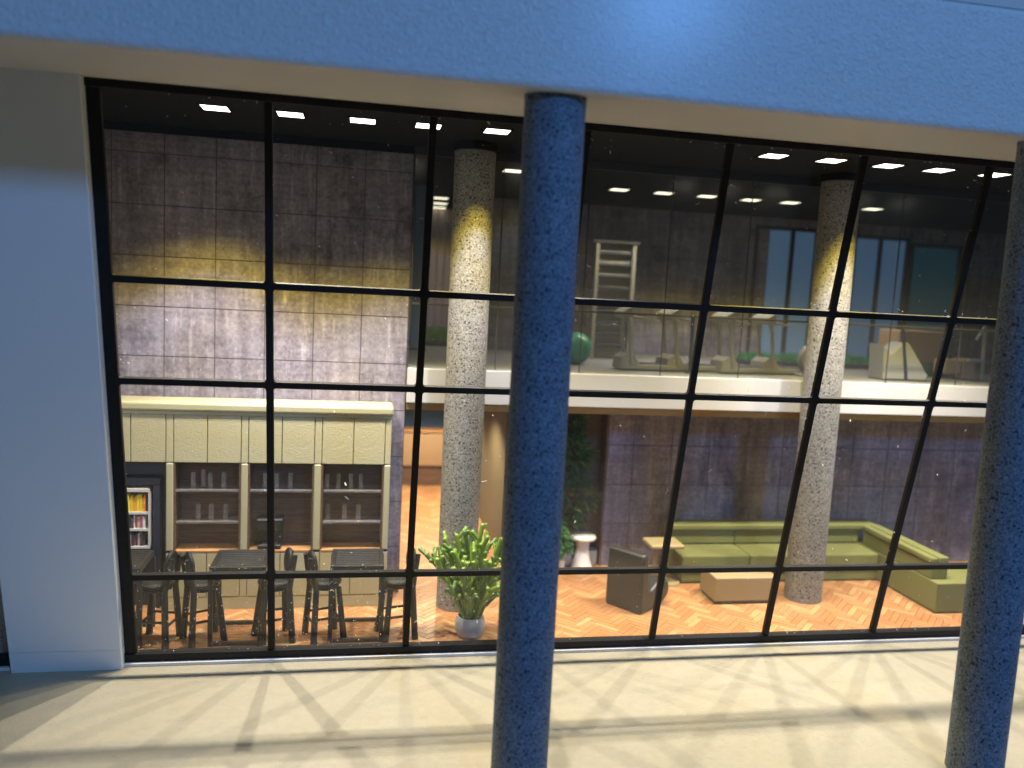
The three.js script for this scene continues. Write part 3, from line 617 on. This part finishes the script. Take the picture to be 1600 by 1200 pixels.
{
  const t = thing('stool_table', 'white mushroom shaped stand before the dark foliage', 'side table', [3.86, -0.05, -2.86]);
  part('stand', lathe([[0, 0], [0.17, 0], [0.175, 0.02], [0.13, 0.15], [0.105, 0.3], [0.105, 0.44], [0.12, 0.47]], 32), M.standWhite, t);
  part('cap', lathe([[0, 0.46], [0.12, 0.462], [0.20, 0.48], [0.215, 0.51], [0.20, 0.545], [0.12, 0.56], [0, 0.563]], 32), M.standWhite, t);
}
{
  const t = thing('planter', 'small grey planter on the floor against the dark board wall', 'planter', [4.06, -0.05, -3.08]);
  part('pot', lathe([[0, 0], [0.10, 0], [0.12, 0.02], [0.125, 0.22], [0.115, 0.24], [0.10, 0.235], [0, 0.22]], 28), M.pot, t);
}
function leafPlant(name, label, [x, y, z], n, h, spread, mats, leafLen, pot, bottom = 0.25) {
  const t = thing(name, label, 'plant', [x, y, z]);
  part('pot', lathe([[0, 0], [pot * 0.8, 0], [pot, 0.04], [pot, pot * 1.7], [pot * 0.9, pot * 1.75], [0, pot * 1.6]], 24), M.white, t);
  part('trunk', merge([0, 1, 2].map((k) => rod([Math.cos(k * 2.1) * 0.03, pot * 1.5, Math.sin(k * 2.1) * 0.03], [Math.cos(k * 2.1) * spread * 0.45, h * 0.8, Math.sin(k * 2.1) * spread * 0.3], 0.018, 0.008, 6))), M.bark, t);
  const bunch = mats.map(() => []);
  const leaf = new THREE.BufferGeometry();
  const lw = leafLen * 0.2;
  leaf.setAttribute('position', new THREE.BufferAttribute(new Float32Array([0, 0, 0, lw, 0.02, leafLen * 0.45, 0, 0, leafLen, 0, 0, 0, 0, 0, leafLen, -lw, 0.02, leafLen * 0.45]), 3));
  leaf.setAttribute('uv', new THREE.BufferAttribute(new Float32Array(12), 2)); leaf.computeVertexNormals();
  for (let i = 0; i < n; i++) {
    const v = Math.pow(rnd(), 0.8), yy = bottom + (h - bottom) * v, lim = spread * (1 - 0.75 * v) * (0.75 + 0.35 * Math.sin(yy * 9 + x)), a = rr(0, 6.283), r = Math.sqrt(rnd()) * lim;
    const m = new THREE.Matrix4().makeRotationFromEuler(new THREE.Euler(rr(-0.5, 0.9), a * -1 + Math.PI / 2 + rr(-0.8, 0.8), rr(-0.6, 0.6), 'YXZ')); m.setPosition(Math.cos(a) * r, yy, Math.sin(a) * r * 0.75);
    bunch[i % mats.length].push(leaf.clone().applyMatrix4(m));
  }
  bunch.forEach((b, i) => { const f = part('foliage', mergeGeometries(b), mats[i], t); f.userData.kind = 'stuff'; });
  return t;
}
leafPlant('tall_plant', 'tall dark green foliage plant against the brown board wall', [3.60, -0.05, -3.06], 900, 2.6, 0.60, [M.tree, M.tree2, M.tree], 0.22, 0.16, 0.62);
leafPlant('shrub', 'small bright green shrub in a white pot beside the mushroom stand', [3.42, -0.05, -2.72], 380, 0.80, 0.28, [M.shrub, M.shrub], 0.10, 0.12, 0.26);
// deep passage
{
  const t = thing('reception_counter', 'orange wooden counter on a dark base far down the passage', 'counter', [1.75, -0.05, -8.3]);
  part('base', box(-0.8, 0.8, 0, 0.42, -0.3, 0, 0.02), M.walnut, t);
  part('front', box(-0.82, 0.82, 0.425, 1.20, -0.3, 0.06, 0.06), M.counter, t);
  part('top', box(-0.85, 0.85, 1.205, 1.25, -0.35, 0.1, 0.015), M.oak, t);
  const p = thing('passage_post', 'dark brown post standing in the deep passage', 'post', [2.28, -0.05, -7.9]);
  part('shaft', box(-0.11, 0.11, 0.5, 2.648, -0.1, 0.1, 0.03), M.walnut, p); part('foot', box(-0.06, 0.06, 0, 0.499, -0.05, 0.05, 0.02), M.walnut, p);
  struct('passage_end_wall', box(0.62, 2.66, -0.05, 2.6, -9.3, -9.1), M.blueWall, 'blue grey end wall of the deep passage', 'wall');
}
// ------------------------------------------------------------------ upstairs gym
{
  const w = thing('slat_wall', 'pink grey slatted wall at the end of the upstairs passage', 'wall', [0, 0, 0]);
  for (let k = 0; k < 11; k++) part('slat', box(0.87 + k * 0.165 + 0.015, 0.87 + (k + 1) * 0.165 - 0.015, 3.2, 6.1, -9.2, -9.05 + (k % 2) * 0.03, 0.006, 1), M.slat, w);
  const c = thing('blue_post', 'slim blue post in the upstairs passage', 'post', [1.24, 3.2, -5.2]);
  part('shaft', box(-0.13, 0.13, 0.03, 2.9, -0.1, 0.1, 0.02), M.blueWall, c); part('base_plate', box(-0.16, 0.16, 0, 0.029, -0.13, 0.13), M.gymDark, c);
  const grass = (name, label, x, z, lx, lz, h, mat, n) => {
    const t = thing(name, label, 'planter', [x, 3.2, z], 0, 'green planters upstairs');
    part('trough', box(-lx / 2, lx / 2, 0, 0.09, -lz / 2, lz / 2, 0.01), M.gymDark, t);
    const g = []; for (let i = 0; i < n; i++) { const r = new THREE.ConeGeometry(0.02, rr(0.5, 1) * h, 4, 1).translate(0, h * 0.4, 0); r.applyMatrix4(new THREE.Matrix4().makeRotationFromEuler(new THREE.Euler(rr(-0.5, 0.5), 0, rr(-0.5, 0.5))).setPosition(rr(-lx, lx) / 2 * 0.96, 0.06, rr(-lz, lz) / 2 * 0.9)); g.push(r); }
    const f = part('grass', merge(g), mat, t); f.userData.kind = 'stuff';
  };
  grass('grass_planter', 'vivid green grass planter in the upstairs passage', 1.55, -6.6, 1.3, 0.5, 0.42, M.turf, 420);
  grass('hedge_planter', 'low green hedge planter left of the blue gym window', 7.45, -4.6, 0.6, 0.35, 0.24, M.hedge, 200);
  grass('hedge_planter', 'low green hedge planter under the blue gym window', 8.3, -4.6, 0.75, 0.35, 0.26, M.hedge, 240);
  grass('hedge_planter', 'low green hedge planter just past the column by the ottoman', 9.75, -4.6, 1.1, 0.35, 0.26, M.hedge, 300);
  const win = (label, x0, x1, ms, y1, mat) => {
    const t = thing('gym_window', label, 'window', [0, 0, -6.3], 0, 'tall windows at the back of the gym');
    part('frame', merge(box(x0, x1, 3.2, 3.27, -0.1, 0.03), box(x0, x1, y1 - 0.07, y1, -0.1, 0.03), ...[x0 + 0.035, ...ms, x1 - 0.035].map((m) => box(m - 0.035, m + 0.035, 3.271, y1 - 0.071, -0.1, 0.028))), M.gymDark, t);
    const e = [x0 + 0.035, ...ms, x1 - 0.035];
    for (let i = 0; i + 1 < e.length; i++) part('pane', box(e[i] + 0.036, e[i + 1] - 0.036, 3.272, y1 - 0.072, -0.08, -0.04), mat, t);
    part('lintel', box(x0, x1, y1 + 0.001, 6.1, -0.2, 0), M.concrete, t);
  };
  win('wide pale blue gym window before the column', 8.12, 9.54, [8.96], 5.93, M.windowBlue);
  win('grey blue gym window past the column', 10.34, 11.66, [10.98], 5.88, M.windowBlue);
  win('dark teal gym window beside the half grey outer column', 11.70, 12.94, [], 5.78, M.windowTeal);
}
{
  const t = thing('wall_bars', 'ladder of wall bars standing at the back of the gym', 'wall bars', [4.66, 3.2, -4.65]);
  for (const s of [-1, 1]) part('upright', box(s * 0.34 - 0.035, s * 0.34 + 0.035, 0, 2.05, -0.05, 0.05, 0.01), M.gymIvory, t);
  for (let k = 0; k < 9; k++) part('rung', box(-0.30, 0.30, 0.22 + k * 0.205, 0.275 + k * 0.205, -0.03, 0.03, 0.012), M.gymDark, t);
  part('back_board', box(-0.31, 0.31, 0.02, 2.04, -0.075, -0.055), M.gymIvory, t);
  part('top_bar', box(-0.44, 0.44, 2.052, 2.11, -0.06, 0.06, 0.01), M.gymDark, t);
}
{
  const o = thing('exercise_ball', 'shiny green exercise ball behind the gym glass', 'ball', [3.70, 3.2, -3.4]);
  part('ball', new THREE.SphereGeometry(0.26, 32, 20), M.ball, o, [0, 0.26, 0]);
  part('valve', cyl(0.012, 0.012, 0.01, 8), M.white, o, [0, 0.521, 0]);
}
{
  const T = thing('treadmill', 'ivory treadmill in front of the wall bars', 'treadmill', [4.40, 3.2, -2.75], 0, 'ivory treadmills along the gym glass');
  part('deck', box(-0.05, 0.72, 0.02, 0.10, -0.2, 0.2, 0.02), M.gymIvory, T);
  part('belt', box(0.06, 0.71, 0.101, 0.112, -0.15, 0.15), M.gymDark, T);
  part('hood', extrude([[-0.22, 0.02], [0.10, 0.02], [0.10, 0.11], [0.02, 0.24], [-0.10, 0.27], [-0.20, 0.20]], 0.36, 0.015).translate(0, 0, -0.18), M.gymIvory, T);
  for (const s of [-1, 1]) part('upright', merge(rod([-0.02, 0.1, s * 0.19], [-0.10, 0.70, s * 0.19], 0.034, 0.03, 10), rod([-0.10, 0.69, s * 0.19], [-0.14, 0.86, s * 0.17], 0.03, 0.045, 10)), M.gymIvory, T);
  part('console', extrude([[-0.20, 0.80], [-0.04, 0.86], [-0.09, 0.98], [-0.23, 0.90]], 0.46, 0.015).translate(0, 0, -0.23), M.gymIvory, T);
  for (const s of [-1, 1]) part('handrail', rod([-0.14, 0.84, s * 0.2], [0.22, 0.80, s * 0.2], 0.022, 0.018, 8), M.gymIvory, T);
  copyOf(T, 'ivory treadmill second from the wall bars, beside a dark post', [5.14, 3.2, -2.8], 0.15);
  copyOf(T, 'ivory treadmill third from the wall bars', [6.05, 3.2, -2.75], 0.1);
  copyOf(T, 'ivory treadmill nearest the column by the ottoman', [6.80, 3.2, -2.85], 0.1);
  const p = thing('gym_post', 'dark blue grey post among the treadmills', 'post', [5.30, 3.2, -2.45]);
  part('pole', rod([0, 0.02, 0], [0.0, 0.9, -0.05], 0.035, 0.03, 10), M.navy, p); part('foot', cyl(0.09, 0.1, 0.02, 18), M.gymDark, p, [0, 0.01, 0]);
  const b = thing('exercise_bike', 'pale exercise bike with a dark stem before the hedge planter', 'exercise bike', [7.50, 3.2, -2.7]);
  part('flywheel_case', lathe([[0, -0.09], [0.2, -0.09], [0.24, -0.05], [0.24, 0.05], [0.2, 0.09], [0, 0.09]], 28).rotateX(Math.PI / 2), M.gymIvory, b, [0, 0.28, 0]);
  part('base_bar', merge(box(-0.3, 0.3, 0, 0.04, -0.04, 0.04, 0.01), box(-0.32, -0.26, 0, 0.04, -0.2, 0.2, 0.01), box(0.26, 0.32, 0, 0.04, -0.2, 0.2, 0.01)), M.gymIvory, b);
  part('stem', rod([0.0, 0.45, 0], [-0.06, 0.85, 0], 0.03, 0.025, 10), M.gymDark, b);
  part('handlebar', rod([-0.06, 0.86, -0.2], [-0.06, 0.86, 0.2], 0.022, 0.022, 8), M.gymWhite, b);
  part('saddle', box(0.16, 0.40, 0.66, 0.72, -0.09, 0.09, 0.03, 3), M.gymWhite, b);
  part('saddle_post', rod([0.18, 0.3, 0], [0.28, 0.665, 0], 0.022), M.gymDark, b);
  const w = thing('weight_bench', 'white angled weight bench with a dark bar past the column', 'bench', [8.98, 3.2, -2.55]);
  part('back_pad', extrude([[-0.42, 0.02], [0.36, 0.02], [0.40, 0.1], [0.0, 0.62], [-0.1, 0.62], [-0.30, 0.42], [-0.46, 0.58]], 0.34, 0.02).translate(0, 0, -0.17), M.gymWhite, w);
  part('bar', rod([0.0, 0.03, 0.2], [-0.14, 0.85, 0.18], 0.028, 0.028), M.navy, w);
  part('foot', merge(box(-0.4, 0.45, 0, 0.019, -0.22, 0.22), box(0.2, 0.3, 0, 0.018, 0.221, 0.3)), M.gymDark, w);
  const x = thing('storage_crate', 'large tan storage crate behind the weight bench', 'crate', [10.0, 3.2, -3.7]);
  part('body', box(-0.46, 0.46, 0.22, 0.80, -0.3, 0.3, 0.03), M.brownBox, x); part('plinth', box(-0.5, 0.5, 0, 0.219, -0.32, 0.32, 0.02), M.hedge, x);
  const l = thing('cable_station', 'white cable machine with a bent arm beside the half grey outer column', 'cable machine', [10.80, 3.2, -2.9]);
  part('mast', merge(rod([0.05, 0.02, 0], [0.0, 0.95, 0], 0.03), rod([0.0, 0.95, 0], [-0.14, 0.70, 0], 0.028)), M.gymWhite, l);
  part('shelf_arm', box(-0.28, 0.0, 0.32, 0.37, -0.06, 0.06, 0.01), M.gymWhite, l); part('foot', box(-0.3, 0.12, 0, 0.02, -0.2, 0.2), M.gymDark, l);
  const k = thing('storage_crate', 'pair of small brown crates beside the white cable machine', 'crate', [10.35, 3.2, -3.1]);
  part('body', box(-0.2, 0.12, 0.1, 0.34, -0.15, 0.15, 0.02), M.brownBox, k); part('second_body', box(0.14, 0.40, 0, 0.36, -0.15, 0.15, 0.02), M.brownBox, k);
}

// specks of grit on the forecourt
{
  const g = new THREE.InstancedMesh(new THREE.TetrahedronGeometry(1, 0), M.bark, 160); g.name = 'grit';
  g.userData = { label: 'dark specks of grit scattered over the cream forecourt', category: 'grit', kind: 'stuff' };
  for (let i = 0; i < 160; i++) g.setMatrixAt(i, new THREE.Matrix4().compose(new THREE.Vector3(rr(-3.6, 8.5), -0.098, rr(0.12, 3.2)), new THREE.Quaternion().setFromEuler(new THREE.Euler(rr(0, 3), rr(0, 3), rr(0, 3))), new THREE.Vector3(rr(0.002, 0.009), 0.003, rr(0.002, 0.006))));
  g.castShadow = g.receiveShadow = true; scene.add(g);
}

renderer.render(scene, camera);
